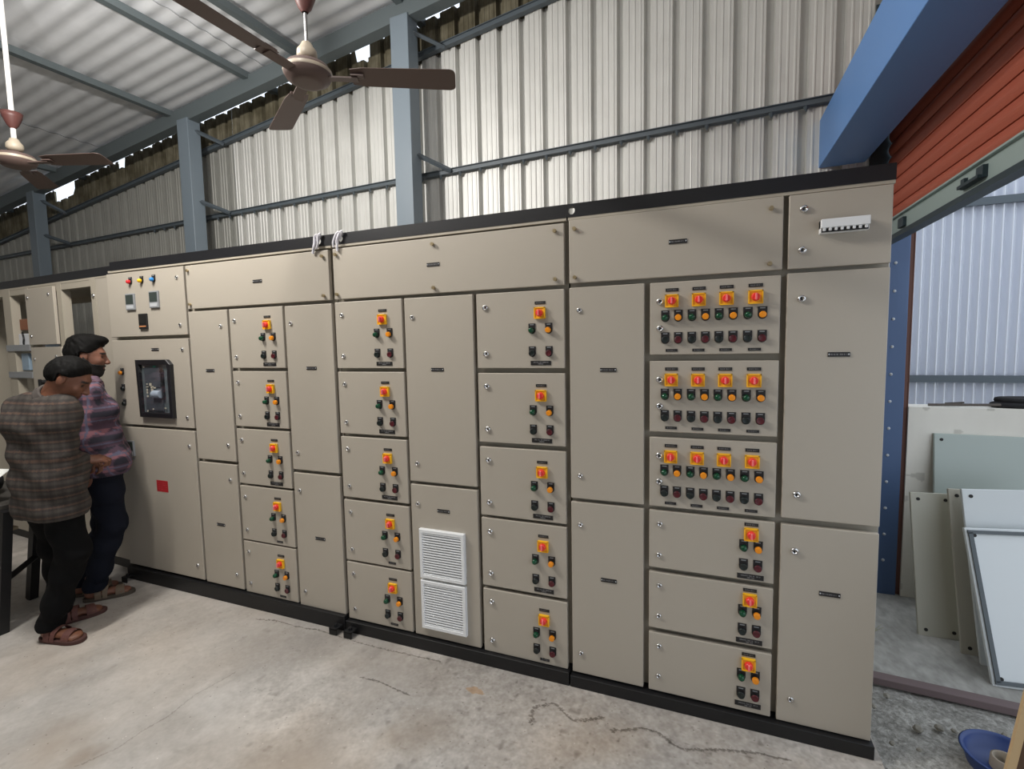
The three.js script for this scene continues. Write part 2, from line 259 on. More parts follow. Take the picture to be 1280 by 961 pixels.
// fence: corrugated sheet in the yard
const fence = thing('corrugated_fence', 'pale bluish corrugated metal sheet fence beyond the low white wall', 'fence', [0, 0, -4]);
const fenceMat = M(0xdfe2ea, .35, .3);
for (let q = 0; q < 5; q++) { const E = [], x0 = 4.6 + q * .912; for (let i = 0; i <= 96; i++) { const x = x0 + i * .0095; E.push([x, .03 * Math.cos(x / .076 * 2 * Math.PI) + (q & 1) * .003]); }
  obj('fence_sheet', ribbon(E.map(([x, z]) => V(x, 0, z)), E.map(([x, z]) => V(x, 3.4, z)), V(0, 0, -.001), true), fenceMat, fence); }
struct(obj('added_sky_block', box(1.0, 3.3, 2.1, 4.0, 1.65, -2.85), M(0x8f8b84, .85)), 'wall of the building beside the yard, hidden behind the cabinets');  // added out of view to block sky from the left and deepen fence ribs
for (const y of [1.18, 2.87]) obj('rail', box(4.6, .07, .04, 6.9, y, .04), MAT.girt, fence);
// leaning enclosure panels
function board(label, bl, tl, w, t, mat, trim, sweep = 0) {   // bottom-left, top-left corners; runs to the right
  const up = V(...tl).sub(V(...bl)), h = up.length(), u = up.clone().normalize(), r = V(1, 0, sweep).normalize(), n = r.clone().cross(u).normalize(), rr = u.clone().cross(n);
  const o = thing('enclosure_panel', label, 'panel', bl); o.quaternion.setFromRotationMatrix(new THREE.Matrix4().makeBasis(rr, u, n));
  obj('sheet', rbox(w, h, t, .004, w / 2, h / 2, -t / 2), mat, o);
  const m = .035, dk = MAT.dark; for (const [x, y] of [[m, m], [m, h - m], [w - m, m], [w - m, h - m]]) obj('bolt_hole', cylZ(.009, .009, .003, 10, x, y, .0005), dk, o);
  if (trim) { const s = .017, gm = M(0x5d6468, .6); obj('gasket', [box(w - .02, s, .012, w / 2, .02, .004), box(w - .02, s, .012, w / 2, h - .02, .004), box(s, h - .04, .012, .02, h / 2, .004), box(s, h - .04, .012, w - .02, h / 2, .004)], gm, o); }
  return o;
}
board('large pale green grey sheet panel with one black hole, rearmost of the leaning stack', [5.03, 0, -1.28], [5.04, 1.03, -1.43], .6, .02, M(0xaab4ae, .35));
board('cream grey panel with a bright top corner, leftmost of the leaning stack', [4.864, 0, -1.0], [4.84, .745, -1.13], .19, .018, M(0xb4b1a2, .35));
board('narrow cream panel edge second from the left in the leaning stack', [5.0, 0, -.875], [4.975, .80, -1.05], .5, .018, M(0xb8b4a6, .4));
board('plain white panel behind the gasketed one in the leaning stack', [5.045, 0, -.8], [4.995, .825, -.96], .5, .018, M(0xd5dadb, .4));
board('white door panel with dark grey rubber border, front of the leaning stack', [5.02, 0, -.635], [4.972, .66, -.855], .48, .022, M(0xdfe4e5, .4), true);
// blue cable reel and plank edge near the right border
const reel = thing('cable_reel', 'blue round plastic reel lying on the gravel at the bottom right corner', 'reel', [4.815, .01, -.075]);
const blueP = M(0x223a70, .45);
obj('flange', new THREE.LatheGeometry([[.085, 0], [.105, .004], [.118, .05], [.128, .058], [.122, .062], [.11, .054], [.098, .012], [.04, .01], [.04, 0]].map(([a, b]) => new THREE.Vector2(a, b)), 32), blueP, reel);
obj('core', new THREE.LatheGeometry([[.03, .008], [.03, .05], [.04, .05], [.042, .008]].map(([a, b]) => new THREE.Vector2(a, b)), 24), M(0x8f8474, .7), reel);
const pk = thing('plywood_board', 'upright plywood board with pale edge at the bottom right corner', 'board', [4.5, 0, .5], -.2);
obj('edge', bar(V(0, .003, 0), V(.1, .86, 0), .017, .018), MAT.wood, pk); obj('face', bar(V(.171, .02, -.004), V(.271, .86, -.004), .325, .008), MAT.woodDark, pk);
const gt = []; for (let k = 0; k < 12; k++) { const a = k * 2.4, l = .04 + .035 * hash(k, 2); gt.push(rod(V(.01 * Math.cos(a), 0, .01 * Math.sin(a)), V(l * Math.cos(a), .05 + .05 * hash(k, 5), l * Math.sin(a)), .002, 4, .0006)); }
tag(obj('grass_tuft', gt, M(0x9c9c72, .8), scene, [4.62, .004, -.93]), 'small dry grass tuft at the foot of the blue post', 'grass');

// ───────────── switchgear cabinets ─────────────
const G = {
  lock: new THREE.LatheGeometry([[.0001, .004], [.0055, .004], [.0058, .0075], [.009, .0075], [.0115, .005], [.012, 0]].map(([a, b]) => new THREE.Vector2(a, b)), 18).rotateX(Math.PI / 2),
  lockBig: new THREE.LatheGeometry([[.0001, .004], [.006, .004], [.0064, .0095], [.0105, .0095], [.014, .006], [.0145, 0]].map(([a, b]) => new THREE.Vector2(a, b)), 18).rotateX(Math.PI / 2),
  lockCore: box(.0024, .0085, .004, 0, 0, .0045),
  screw: mergeGeometries([cylZ(.0065, .0065, .006, 12, 0, 0, .003), cylZ(.009, .008, .01, 12, 0, 0, .011)].map(clean)),
  np: box(.05, .013, .0024, 0, 0, .0012), npS: box(.038, .012, .0024, 0, 0, .0012), npL: box(.07, .017, .003, 0, 0, .0015), label: box(.097, .02, .0024, 0, 0, .0012), labelS: box(.046, .011, .0024, 0, 0, .0012),
  rivets: mergeGeometries([-1, 1].map((s) => clean(new THREE.SphereGeometry(.0032, 8, 6).translate(s * .031, 0, .003)))),
  swPlate: mergeGeometries([clean(rbox(.052, .052, .01, .002, 0, 0, .005)), ...[-1, 1].flatMap((s) => [clean(box(.052, .0045, .004, 0, s * .02375, .012)), clean(box(.0045, .052, .004, s * .02375, 0, .012))])]),
  swInner: box(.042, .042, .001, 0, 0, .0105),
  swKnob: mergeGeometries([clean(cylZ(.016, .0145, .014, 22, 0, 0, .017)), clean(cylZ(.0145, .012, .003, 22, 0, 0, .0255))]),
  swGrip: mergeGeometries([clean(rbox(.007, .025, .011, .0028, 0, 0, .031))]),
  legend: (() => { const s = new THREE.Shape(); s.moveTo(-.0165, .025); s.lineTo(.0165, .025); s.lineTo(.0165, -.006); s.absarc(0, -.006, .0165, 0, -Math.PI, true); s.lineTo(-.0165, .025); return new THREE.ExtrudeGeometry(s, { depth: .003, bevelEnabled: false, curveSegments: 8 }); })(),
  legendPrint: box(.018, .0035, .0004, 0, .0195, .0032),
  bezel: cylZ(.0155, .0145, .007, 20, 0, -.006, .0065),
  lens: new THREE.LatheGeometry([[.0001, .019], [.005, .0185], [.0095, .016], [.0125, .011], [.0132, 0]].map(([a, b]) => new THREE.Vector2(a, b)), 20).rotateX(Math.PI / 2).translate(0, -.006, .009),
  actuator: new THREE.LatheGeometry([[.0001, .014], [.0105, .0145], [.0125, .0125], [.0128, 0]].map(([a, b]) => new THREE.Vector2(a, b)), 20).rotateX(Math.PI / 2).translate(0, -.006, .009),
  button: new THREE.LatheGeometry([[.0001, .004], [.0095, .004], [.0105, .006], [.0138, .006], [.0142, 0]].map(([a, b]) => new THREE.Vector2(a, b)), 20).rotateX(Math.PI / 2).translate(0, -.006, .008),
};
const at3 = (m, x, y, z = 0) => { m.position.set(x, y, z); return m; };
let pk2 = 0;
function nameplate(door, x, y, geo = G.npL, rivets = true) { at3(obj('nameplate', geo, (geo === G.label ? PRINT2 : PRINT1)[pk2++ % 2], door), x, y, door.userData.f); if (rivets) at3(obj('plate_rivets', G.rivets, MAT.lightGrey, door), x, y, door.userData.f - .0008); }
function lock(door, x, y, big) { const f = door.userData.f; at3(obj('lock', big ? G.lockBig : G.lock, MAT.chrome, door), x, y, f); at3(obj('lock_slot', G.lockCore, MAT.dark, door), x, y, f); }
function screw(door, x, y) { at3(obj('thumb_screw', G.screw, MAT.brass, door), x, y, door.userData.f); }
function rotary(door, x, y) { const f = door.userData.f; at3(obj('switch_plate', G.swPlate, MAT.yellow, door), x, y, f); at3(obj('switch_dial', G.swInner, MAT.switchFace ??= M(0xefa51c, .5), door), x, y, f); at3(obj('switch_knob', G.swKnob, MAT.orangeRed, door), x, y, f); at3(obj('switch_grip', G.swGrip, MAT.pink, door), x, y, f); }
function device(door, x, y, kind) {
  const f = door.userData.f; at3(obj('legend_plate', G.legend, MAT.plate, door), x, y, f); at3(obj('legend_print', G.legendPrint, MAT.grey, door), x, y, f);
  at3(obj('bezel', G.bezel, MAT.black, door), x, y, f);
  const [n, g, m] = { green: ['indicator_lamp', G.lens, MAT.green], amber: ['indicator_lamp', G.actuator, MAT.amber], start: ['push_button', G.button, MAT.btnGreen], stop: ['push_button', G.button, MAT.btnRed], red: ['indicator_lamp', G.lens, MAT.lampRed], yellow: ['indicator_lamp', G.lens, MAT.lampYellow], blue: ['indicator_lamp', G.lens, MAT.lampBlue] }[kind];
  at3(obj(n, g, m, door), x, y, f);
}
function cabinet(label, x0, x1, yb = .06) {
  const c = thing('switchgear_cabinet', label, 'cabinet', [x0, 0, 0], 0, 'switchgear cabinets in the row'), w = x1 - x0;
  obj('body', [box(w - .006, 2.143 - yb, .75, w / 2, (2.143 + yb) / 2, -.42), box(w - .006, .012, .04, w / 2, 2.137, -.03)], MAT.creamFrame, c);
  obj('base_frame', rbox(w - .004, yb - .004, .74, .003, w / 2, (yb - .004) / 2, -.348), MAT.black, c);
  return c;
}
// a door given by its world rectangle; its children are placed by their own world coordinates through px()
function door(c, x0, x1, y0, y1) {
  const w = x1 - x0, h = y0 - y1, d = obj('door', new RoundedBoxGeometry(w, h, .024, 2, .0035), MAT.cream, c, [(x0 + x1) / 2 - c.position.x, (y0 + y1) / 2, -.012]);
  d.userData.f = .012; d.userData.cx = (x0 + x1) / 2; d.userData.cy = (y0 + y1) / 2; return d;
}
const L = (d, X, Y) => [X - d.userData.cx, Y - d.userData.cy];
function channel(c, x0, x1, holes) {
  const s = new THREE.Shape(); s.moveTo(x0, 2.143); s.lineTo(x1, 2.143); s.lineTo(x1, 2.2); s.lineTo(x0, 2.2); s.lineTo(x0, 2.143);
  for (const hx of holes) { const p = new THREE.Path(); p.absellipse(hx, 2.171, .0145, .0165, 0, Math.PI * 2, true); s.holes.push(p); }
  const web = new THREE.ExtrudeGeometry(s, { depth: .006, bevelEnabled: false, curveSegments: 16 }).translate(-c.position.x, 0, -.014);
  const X = (x0 + x1) / 2 - c.position.x, w = x1 - x0;
  obj('lifting_channel', [web, box(w, .006, .04, X, 2.146, -.03), box(w, .006, .05, X, 2.197, -.035)], MAT.blackPaint, c);
}
function feeder(d, X0, Y0, o) {   // one motor feeder: X0 = switch centre, Y0 = door top
  nameplate(d, ...L(d, X0, Y0 - o.np), G.np, false); rotary(d, ...L(d, X0, Y0 - o.sw));
  device(d, ...L(d, X0 - o.half, Y0 - o.lamp), 'green'); device(d, ...L(d, X0 + o.half, Y0 - o.lamp), 'amber');
  device(d, ...L(d, X0 - o.half, Y0 - o.btn), 'start'); device(d, ...L(d, X0 + o.half, Y0 - o.btn), 'stop');
  nameplate(d, ...L(d, X0, Y0 - o.lb), o.wide ? G.label : G.labelS, false);
}
const FO = { np: .056, sw: .102, lamp: .173, btn: .275, lb: .328, half: .04 };
// left cabinet: incomer, cable alleys and five feeders
const c1 = cabinet('leftmost cream cabinet of the row, with breaker window and meters', 0, 1.912, .09);
channel(c1, .03, 1.912, [1.831]);
let d = door(c1, 0, .76, 2.12, 1.696);
for (const [x, k] of [[.246, 'red'], [.36, 'yellow'], [.478, 'blue']]) device(d, ...L(d, x + .005, 2.06), k);
function meter(d, x0, x1, y0, y1, kind) {
  const [x, y] = L(d, (x0 + x1) / 2, (y0 + y1) / 2), w = x1 - x0, h = y0 - y1, f = d.userData.f;
  obj('meter_bezel', rbox(w, h, .012, .002, x, y, f + .006), kind ? MAT.plate : MAT.grey, d);
  obj('meter_display', box(w * .84, h * .56, .002, x, y + h * .14, f + .0125), kind ? MAT.dark : MAT.lcd, d);
  obj('meter_keys', box(w * .8, kind ? h * .07 : h * .2, .002, x, y - h * .32, f + .0125), kind ? M(0xd08a58, .5) : MAT.lightGrey, d);
}
meter(d, .199, .287, 1.978, 1.871); meter(d, .437, .525, 1.982, 1.875); meter(d, .318, .397, 1.842, 1.742, 1);
lock(d, ...L(d, .7, 2.054)); lock(d, ...L(d, .7, 1.758));
d = door(c1, 0, .76, 1.674, 1.101);
nameplate(d, ...L(d, .445, 1.608), G.npL, true);
for (const [y, k] of [[1.461, 'amber'], [1.353, 'start'], [1.25, 'start']]) device(d, ...L(d, .09, y), k);
lock(d, ...L(d, .704, 1.605)); lock(d, ...L(d, .706, 1.169));
{ // air circuit breaker behind its window
  const [x, y] = L(d, .438, 1.351), f = d.userData.f, w = .335, h = .375, s = new THREE.Shape(), b = .027;
  s.moveTo(-w / 2 + .01, -h / 2); s.lineTo(w / 2 - .004, -h / 2); s.lineTo(w / 2, h / 2 - .03); s.lineTo(w / 2 - .035, h / 2); s.lineTo(-w / 2, h / 2); s.lineTo(-w / 2 + .01, -h / 2);
  const hole = new THREE.Path(); hole.moveTo(-w / 2 + b, -h / 2 + b); hole.lineTo(-w / 2 + b, h / 2 - b); hole.lineTo(w / 2 - b, h / 2 - b); hole.lineTo(w / 2 - b, -h / 2 + b); hole.lineTo(-w / 2 + b, -h / 2 + b); s.holes.push(hole);
  obj('breaker_frame', new THREE.ExtrudeGeometry(s, { depth: .022, bevelSize: .003, bevelThickness: .003, bevelSegments: 1 }), MAT.blackPaint, d, [x, y, f]);
  obj('breaker_face', box(w - .06, h - .06, .004, x, y, f + .003), M(0x626c70, .35), d);
  obj('breaker_panel', [rbox(.15, .13, .006, .002, x - .03, y + .075, f + .008), rbox(.17, .09, .008, .002, x - .02, y - .1, f + .009)], M(0x4a4f56, .4), d);
  obj('charging_handle', [rbox(.018, .2, .014, .004, x + .075, y + .03, f + .013), rbox(.026, .02, .018, .004, x + .072, y + .11, f + .013)], MAT.black, d);
  obj('handle_grip', cyl(.026, .026, .075, 16).rotateZ(Math.PI / 2).translate(x + .022, y - .035, f + .014), M(0x8d97a4, .35), d);
  for (const [dx, dy, ww, hh] of [[-.045, .028, .02, .018], [-.03, .01, .026, .014], [-.03, -.008, .02, .016], [-.08, .012, .022, .006], [-.082, -.008, .013, .012], [-.082, -.026, .013, .012], [-.08, -.05, .014, .012], [-.012, .006, .03, .008], [.076, .115, .012, .008], [.085, -.125, .014, .008], [-.1, .142, .01, .007], [-.09, -.148, .01, .01], [-.035, -.135, .01, .008], [-.08, .03, .01, .009]])
    obj('breaker_marking', box(ww, hh, .003, x + dx, y + dy, f + .0145), M(0xc9c2b0, .5), d);
  obj('breaker_marking', box(.022, .008, .003, x - .005, y + .145, f + .008), M(0x3fae8c, .5), d);
  obj('breaker_window', box(w - .05, h - .05, .002, x, y, f + .0225), new THREE.MeshPhysicalMaterial({ color: 0xffffff, transmission: 1, roughness: .03, thickness: 0, ior: 1.45 }), d);
}
d = door(c1, 0, .76, 1.083, .1); meter(d, .061, .16, .989, .884);
obj('meter_strip', box(.07, .012, .002, ...L(d, .115, .864), .0125), MAT.grey, d);
obj('danger_sticker', box(.112, .077, .0012, ...L(d, .412, .695), .0125), M(0xffffff, .5, 0, { map: dataTex(64, 48, (i, j) => { const v = hash(Math.floor(i / 2), Math.floor(j / 3)); const t = (j % 9 < 4 && i > 6 && i < 58 && v > .5) ? 18 : 0; return [170 + t, 34 + t * 2, 40 + t * 2]; }) }), d);
lock(d, ...L(d, .705, .984)); lock(d, ...L(d, .704, .192));
d = door(c1, .78, 1.897, 2.119, 1.853); for (const [x, y] of [[.806, 2.087], [.81, 1.881], [1.86, 2.087], [1.86, 1.877]]) screw(d, ...L(d, x, y)); nameplate(d, ...L(d, 1.377, 1.987));
d = door(c1, .778, 1.114, 1.837, .909); nameplate(d, ...L(d, .942, 1.471)); lock(d, ...L(d, 1.058, 1.74)); lock(d, ...L(d, 1.055, 1.01));
d = door(c1, .778, 1.114, .889, .095); nameplate(d, ...L(d, .946, .495)); lock(d, ...L(d, 1.054, .792)); lock(d, ...L(d, 1.057, .187));
const F1 = [[1.837, 1.486], [1.467, 1.134], [1.118, .781], [.767, .427], [.417, .09]];
F1.forEach(([t, b], i) => { d = door(c1, 1.132, 1.553, t, b); const s = (t - b) / .35; lock(d, ...L(d, 1.174, t - .07 * s)); lock(d, ...L(d, 1.174, t - .284 * s)); feeder(d, 1.436, t, { ...FO, btn: .275 * s, lb: .328 * s, wide: i < 3 }); });
d = door(c1, 1.569, 1.903, 1.835, .9); nameplate(d, ...L(d, 1.745, 1.485)); lock(d, ...L(d, 1.611, 1.737)); lock(d, ...L(d, 1.611, 1.0));
d = door(c1, 1.569, 1.903, .881, .085); nameplate(d, ...L(d, 1.745, .508)); lock(d, ...L(d, 1.611, .778)); lock(d, ...L(d, 1.613, .174));
// middle cabinet: feeders, cable alley with filter vents, feeders
const c2 = cabinet('middle cream cabinet with two white louvred filter vents', 1.914, 3.211, .068);
channel(c2, 1.9135, 3.2115, [1.977]);
d = door(c2, 1.927, 3.2, 2.12, 1.853); for (const x of [1.95, 2.542, 3.16]) for (const y of [2.088, 1.879]) screw(d, ...L(d, x, y)); nameplate(d, ...L(d, 2.54, 1.992));
[[1.838, 1.484], [1.465, 1.128], [1.111, .774], [.757, .414], [.402, .072]].forEach(([t, b], i) => { d = door(c2, 1.925, 2.349, t, b); const s = (t - b) / .352; lock(d, ...L(d, 1.97, t - .069 * s)); lock(d, ...L(d, 1.97, t - .286 * s)); feeder(d, 2.232, t, { ...FO, btn: .275 * s, lb: .328 * s, wide: i < 3 }); });
d = door(c2, 2.364, 2.748, 1.837, .9); nameplate(d, ...L(d, 2.546, 1.478)); lock(d, ...L(d, 2.41, 1.74)); lock(d, ...L(d, 2.411, .995));
d = door(c2, 2.364, 2.748, .883, .07); nameplate(d, ...L(d, 2.556, .758)); lock(d, ...L(d, 2.406, .782));
for (const [y, n] of [[.5265, 0], [.254, 1]]) {
  const [x, yy] = L(d, 2.547, y), f = d.userData.f, s = new THREE.Shape(), q = .128, a = .113;
  s.moveTo(-q, -q); s.lineTo(q, -q); s.lineTo(q, q); s.lineTo(-q, q); s.lineTo(-q, -q); const hl = new THREE.Path(); hl.moveTo(-a, -a); hl.lineTo(-a, a); hl.lineTo(a, a); hl.lineTo(a, -a); hl.lineTo(-a, -a); s.holes.push(hl);
  obj('vent_frame', new THREE.ExtrudeGeometry(s, { depth: .018, bevelSize: .002, bevelThickness: .003, bevelSegments: 1 }), MAT.white, d, [x, yy, f]);
  obj('vent_mesh', box(.23, .23, .002, x, yy, f + .002), M(0x2b2b2f, .9), d);
  for (let k = 0; k < 17; k++) obj('vent_louvre', G.louvre ??= box(.228, .0052, .010).rotateX(.35), MAT.white, d, [x, yy + .106 - k * .01325, f + .0145]);
}
[[1.836, 1.484], [1.461, 1.127], [1.104, .766], [.751, .408], [.39, .066]].forEach(([t, b], i) => { d = door(c2, 2.767, 3.198, t, b); const s = (t - b) / .352; lock(d, ...L(d, 2.814, t - .067 * s), 1); lock(d, ...L(d, 2.814, t - .284 * s), 1); feeder(d, 3.086, t, { ...FO, btn: .277 * s, lb: .328 * s, wide: i < 4 }); });
// right cabinet: alley, three four-feeder doors, three single feeders, cable chamber
const c3 = cabinet('rightmost cream cabinet with three doors of four switches each', 3.213, 4.397, .058);
channel(c3, 3.2125, 4.395, [3.233]);
d = door(c3, 3.222, 4.049, 2.128, 1.857); for (const [x, y] of [[3.249, 2.088], [3.249, 1.881], [4.007, 2.086], [4.006, 1.881]]) screw(d, ...L(d, x, y)); nameplate(d, ...L(d, 3.674, 1.996), G.npL);
d = door(c3, 3.221, 3.543, 1.838, .894); nameplate(d, ...L(d, 3.392, 1.477)); lock(d, ...L(d, 3.266, 1.738)); lock(d, ...L(d, 3.265, 1.0));
d = door(c3, 3.221, 3.543, .877, .063); nameplate(d, ...L(d, 3.392, .531)); lock(d, ...L(d, 3.264, .773)); lock(d, ...L(d, 3.263, .161));
const QO = { np: .033, sw: .078, lamp: .14, btn: .23, lb: .279, half: .0255 };
for (const [t, b] of [[1.837, 1.54], [1.514, 1.216], [1.192, .894]]) {
  d = door(c3, 3.566, 4.046, t, b); lock(d, ...L(d, 3.606, t - .078), 1); lock(d, ...L(d, 3.606, t - .189), 1);
  for (const X of [3.653, 3.756, 3.857, 3.96]) feeder(d, X, t, QO);
}
const SO = { np: .018, sw: .057, lamp: .108, btn: .187, lb: .234, half: .026, wide: true };
for (const [t, b] of [[.875, .623], [.602, .35], [.328, .062]]) { d = door(c3, 3.566, 4.046, t, b); lock(d, ...L(d, 3.61, t - .057)); lock(d, ...L(d, 3.608, t - .194)); feeder(d, 3.962, t, SO); }
d = door(c3, 4.067, 4.387, 2.127, 1.856); lock(d, ...L(d, 4.115, 2.072), 1); lock(d, ...L(d, 4.113, 1.923), 1);
{ const [x, y] = L(d, 4.238, 1.997), f = d.userData.f;
  obj('breaker_housing', [rbox(.148, .031, .044, .002, x, y + .0075, f + .022), rbox(.148, .046, .03, .002, x, y, f + .015)], MAT.white, d);
  obj('breaker_slot', box(.142, .0135, .002, x, y - .0155, f + .0315), MAT.plate, d);
  for (let k = 0; k < 8; k++) obj('breaker_toggle', G.tog ??= rbox(.0085, .0105, .012, .0015).rotateX(.3), MAT.white, d, [x - .0635 + k * .0181, y - .0125, f + .037]); }
d = door(c3, 4.067, 4.387, 1.841, .898); lock(d, ...L(d, 4.115, 1.744), 1); lock(d, ...L(d, 4.117, .995), 1); nameplate(d, ...L(d, 4.24, 1.535), G.npL);
d = door(c3, 4.067, 4.387, .872, .058); lock(d, ...L(d, 4.116, .77), 1); lock(d, ...L(d, 4.116, .158)); nameplate(d, ...L(d, 4.237, .615), G.npL);
// anchor feet under the joints
for (const [c, x] of [[c1, 1.87], [c2, 1.97], [c1, .05]]) obj('anchor_foot', [box(.05, .008, .06, x - c.position.x, .034, .045), box(.05, .034, .008, x - c.position.x, .017, .071), cyl(.011, .011, .016, 6).translate(x - c.position.x, .045, .05)], MAT.black, c);
// plastic ties through the lifting holes
function tie(label, x, k) {
  const p = [V(x, 2.171, -.006), V(x - .01, 2.18, .004), V(x - .014 + .01 * k, 2.155, .01), V(x - .02 + .012 * k, 2.125, .012), V(x - .028 + .02 * k, 2.105, .009)];
  const q = [V(x, 2.171, -.006), V(x + .016, 2.192, .004), V(x + .026, 2.205, .006), V(x + .012, 2.198, .008), V(x + .012 - .02 * k, 2.15, .014), V(x - .002 - .005 * k, 2.128, .01)];
  tag(obj('plastic_tie', [tube(p, .007, 20, 6), tube(q, .0065, 24, 6), tube(q.map((v) => v.clone().add(V(-.018, -.004, .006))), .0055, 24, 6)], MAT.whitePlastic), label, 'plastic tie', 'plastic ties on the lifting channels');
}
tie('white plastic tie on the lifting channel of the cabinet with meters', 1.831, 0); tie('white plastic tie on the lifting channel of the cabinet with vents', 1.977, 1);

// unfinished cabinet further left, in line with the gable wall
{
  const c = thing('switchgear_cabinet', 'unfinished cream cabinet with open compartments behind the two men', 'cabinet', [-.02, 0, -.058], -WA, 'switchgear cabinets in the row');
  const B = (n, x0, x1, y0, y1, z0, z1, m = MAT.creamFrame, r) => obj(n, r ? rbox(x1 - x0, y1 - y0, z1 - z0, r, (x0 + x1) / 2, (y0 + y1) / 2, (z0 + z1) / 2) : box(x1 - x0, y1 - y0, z1 - z0, (x0 + x1) / 2, (y0 + y1) / 2, (z0 + z1) / 2), m, c);
  B('side_panel', -.06, -.045, .08, 2.13, -.62, -.02); B('side_panel', -2.6, -2.58, .08, 2.13, -.62, -.02); B('top_panel', -2.6, -.045, 2.115, 2.13, -.62, 0); B('base_frame', -2.6, -.045, 0, .08, -.6, -.02, MAT.black);
  B('filler_panel', -.235, -.002, .08, 2.125, -.02, 0, MAT.cream, .003);
  for (const [a, b] of [[-.3, -.238], [-.765, -.705], [-1.235, -1.195], [-1.62, -1.5]]) B('post', a, b, .08, 2.115, -.06, 0);
  B('rail', -2.6, -.238, 2.07, 2.115, -.06, -.002); B('rail', -2.6, -.238, .08, .16, -.06, -.002); B('rail', -.705, -.3, 1.1, 1.16, -.06, -.002);
  for (const y of [1.62, 1.4, 1.18, .9]) B('rail', -1.62, -1.235, y, y + .05, -.05, .008, y === 1.62 || y === 1.4 ? MAT.grey : MAT.creamFrame);
  for (const x of [-.3, -1.235, -2.6]) B('rear_post', x, x + .05, .08, 2.115, -.62, -.57);   // open at the back: the wall behind shows through
  B('rear_rail', -2.6, -.045, 2.07, 2.115, -.62, -.58); B('rear_rail', -2.6, -.045, .08, .14, -.62, -.58);
  B('shelf', -1.5, -1.235, 1.5, 1.515, -.3, -.06); B('mounting_rail', -1.5, -1.235, 1.82, 1.85, -.115, -.105, MAT.grey); B('mounting_rail', -1.5, -1.235, 1.695, 1.725, -.115, -.105, MAT.grey);
  B('contactor', -1.46, -1.3, 1.79, 1.88, -.105, -.03, M(0x8a5b42, .6), .006); B('relay', -1.47, -1.27, 1.66, 1.76, -.105, -.02, M(0xd8dade, .5), .006); B('relay', -1.46, -1.34, 1.46, 1.6, -.105, -.02, M(0x8b9fb0, .45), .006);
  obj('wire', tube([V(-1.4, 1.77, -.02), V(-1.36, 1.72, -.01), V(-1.37, 1.67, -.012), V(-1.33, 1.6, -.05)], .006), MAT.black, c);
  const dd = (x0, x1, y1, y0) => { const o = obj('door', new RoundedBoxGeometry(x1 - x0, y0 - y1, .022, 2, .0035), MAT.cream, c, [(x0 + x1) / 2, (y0 + y1) / 2, .012]); o.userData.f = .011; return o; };
  let e = dd(-1.19, -.77, 1.665, 2.1); lock(e, .15, .16); lock(e, -.17, .15); lock(e, -.16, -.15);
  e = dd(-1.17, -.72, .9, 1.645); lock(e, .15, .3); lock(e, -.18, .28);
  obj('handle', [cylZ(.02, .02, .03, 14, -.05, .1, .026), rbox(.025, .09, .018, .005, -.05, .08, .045)], MAT.black, e);
  e = dd(-1.17, -.72, .17, .88); lock(e, .16, .25);
  obj('lock', G.lockBig, MAT.chrome, c, [-.268, 2.0, 0]);
  obj('lifting_channel', [box(2.55, .062, .008, -1.3, 2.162, -.012), box(2.55, .006, .05, -1.3, 2.19, -.035)], MAT.blackPaint, c);
}

// ───────────── lamps: bare fluorescent battens above the frame ─────────────
function batten(label, x, y, z, power) {
  const t = thing('tube_light', label, 'lamp', [x, y, z], Math.PI / 2, 'fluorescent battens');
  obj('batten', rbox(.66, .045, .05, .006, 0, .055, 0), MAT.whiteGloss, t);
  obj('tube_holder', [box(.02, .05, .035, -.32, .012, 0), box(.02, .05, .035, .32, .012, 0)], MAT.whiteGloss, t);
  const tm = M(0x000000, 1, 0, { emissive: LAMP, emissiveIntensity: 6 });
  obj('tube', cyl(.013, .013, .6, 14).rotateZ(Math.PI / 2), tm, t);
  obj('hanger', [rod(V(-.25, .075, 0), V(-.25, roofY(x - 2.5) - y - .02, 0), .004), rod(V(.25, .075, 0), V(.25, roofY(x - 2.5) - y - .02, 0), .004)], MAT.girt, t);
  for (let k = 0; k < 5; k++) { const l = new THREE.PointLight(LAMP, LAMP_POWER * power, 0, 2); l.position.set(-.24 + .12 * k, -.035, 0); l.castShadow = true; l.shadow.radius = 1.5; t.add(l); }
}
batten('left fluorescent tube light hanging from the roof', .85, 3.45, 1.1, 1.02);
batten('right fluorescent tube light hanging from the roof', 2.15, 3.5, 1.25, .22);

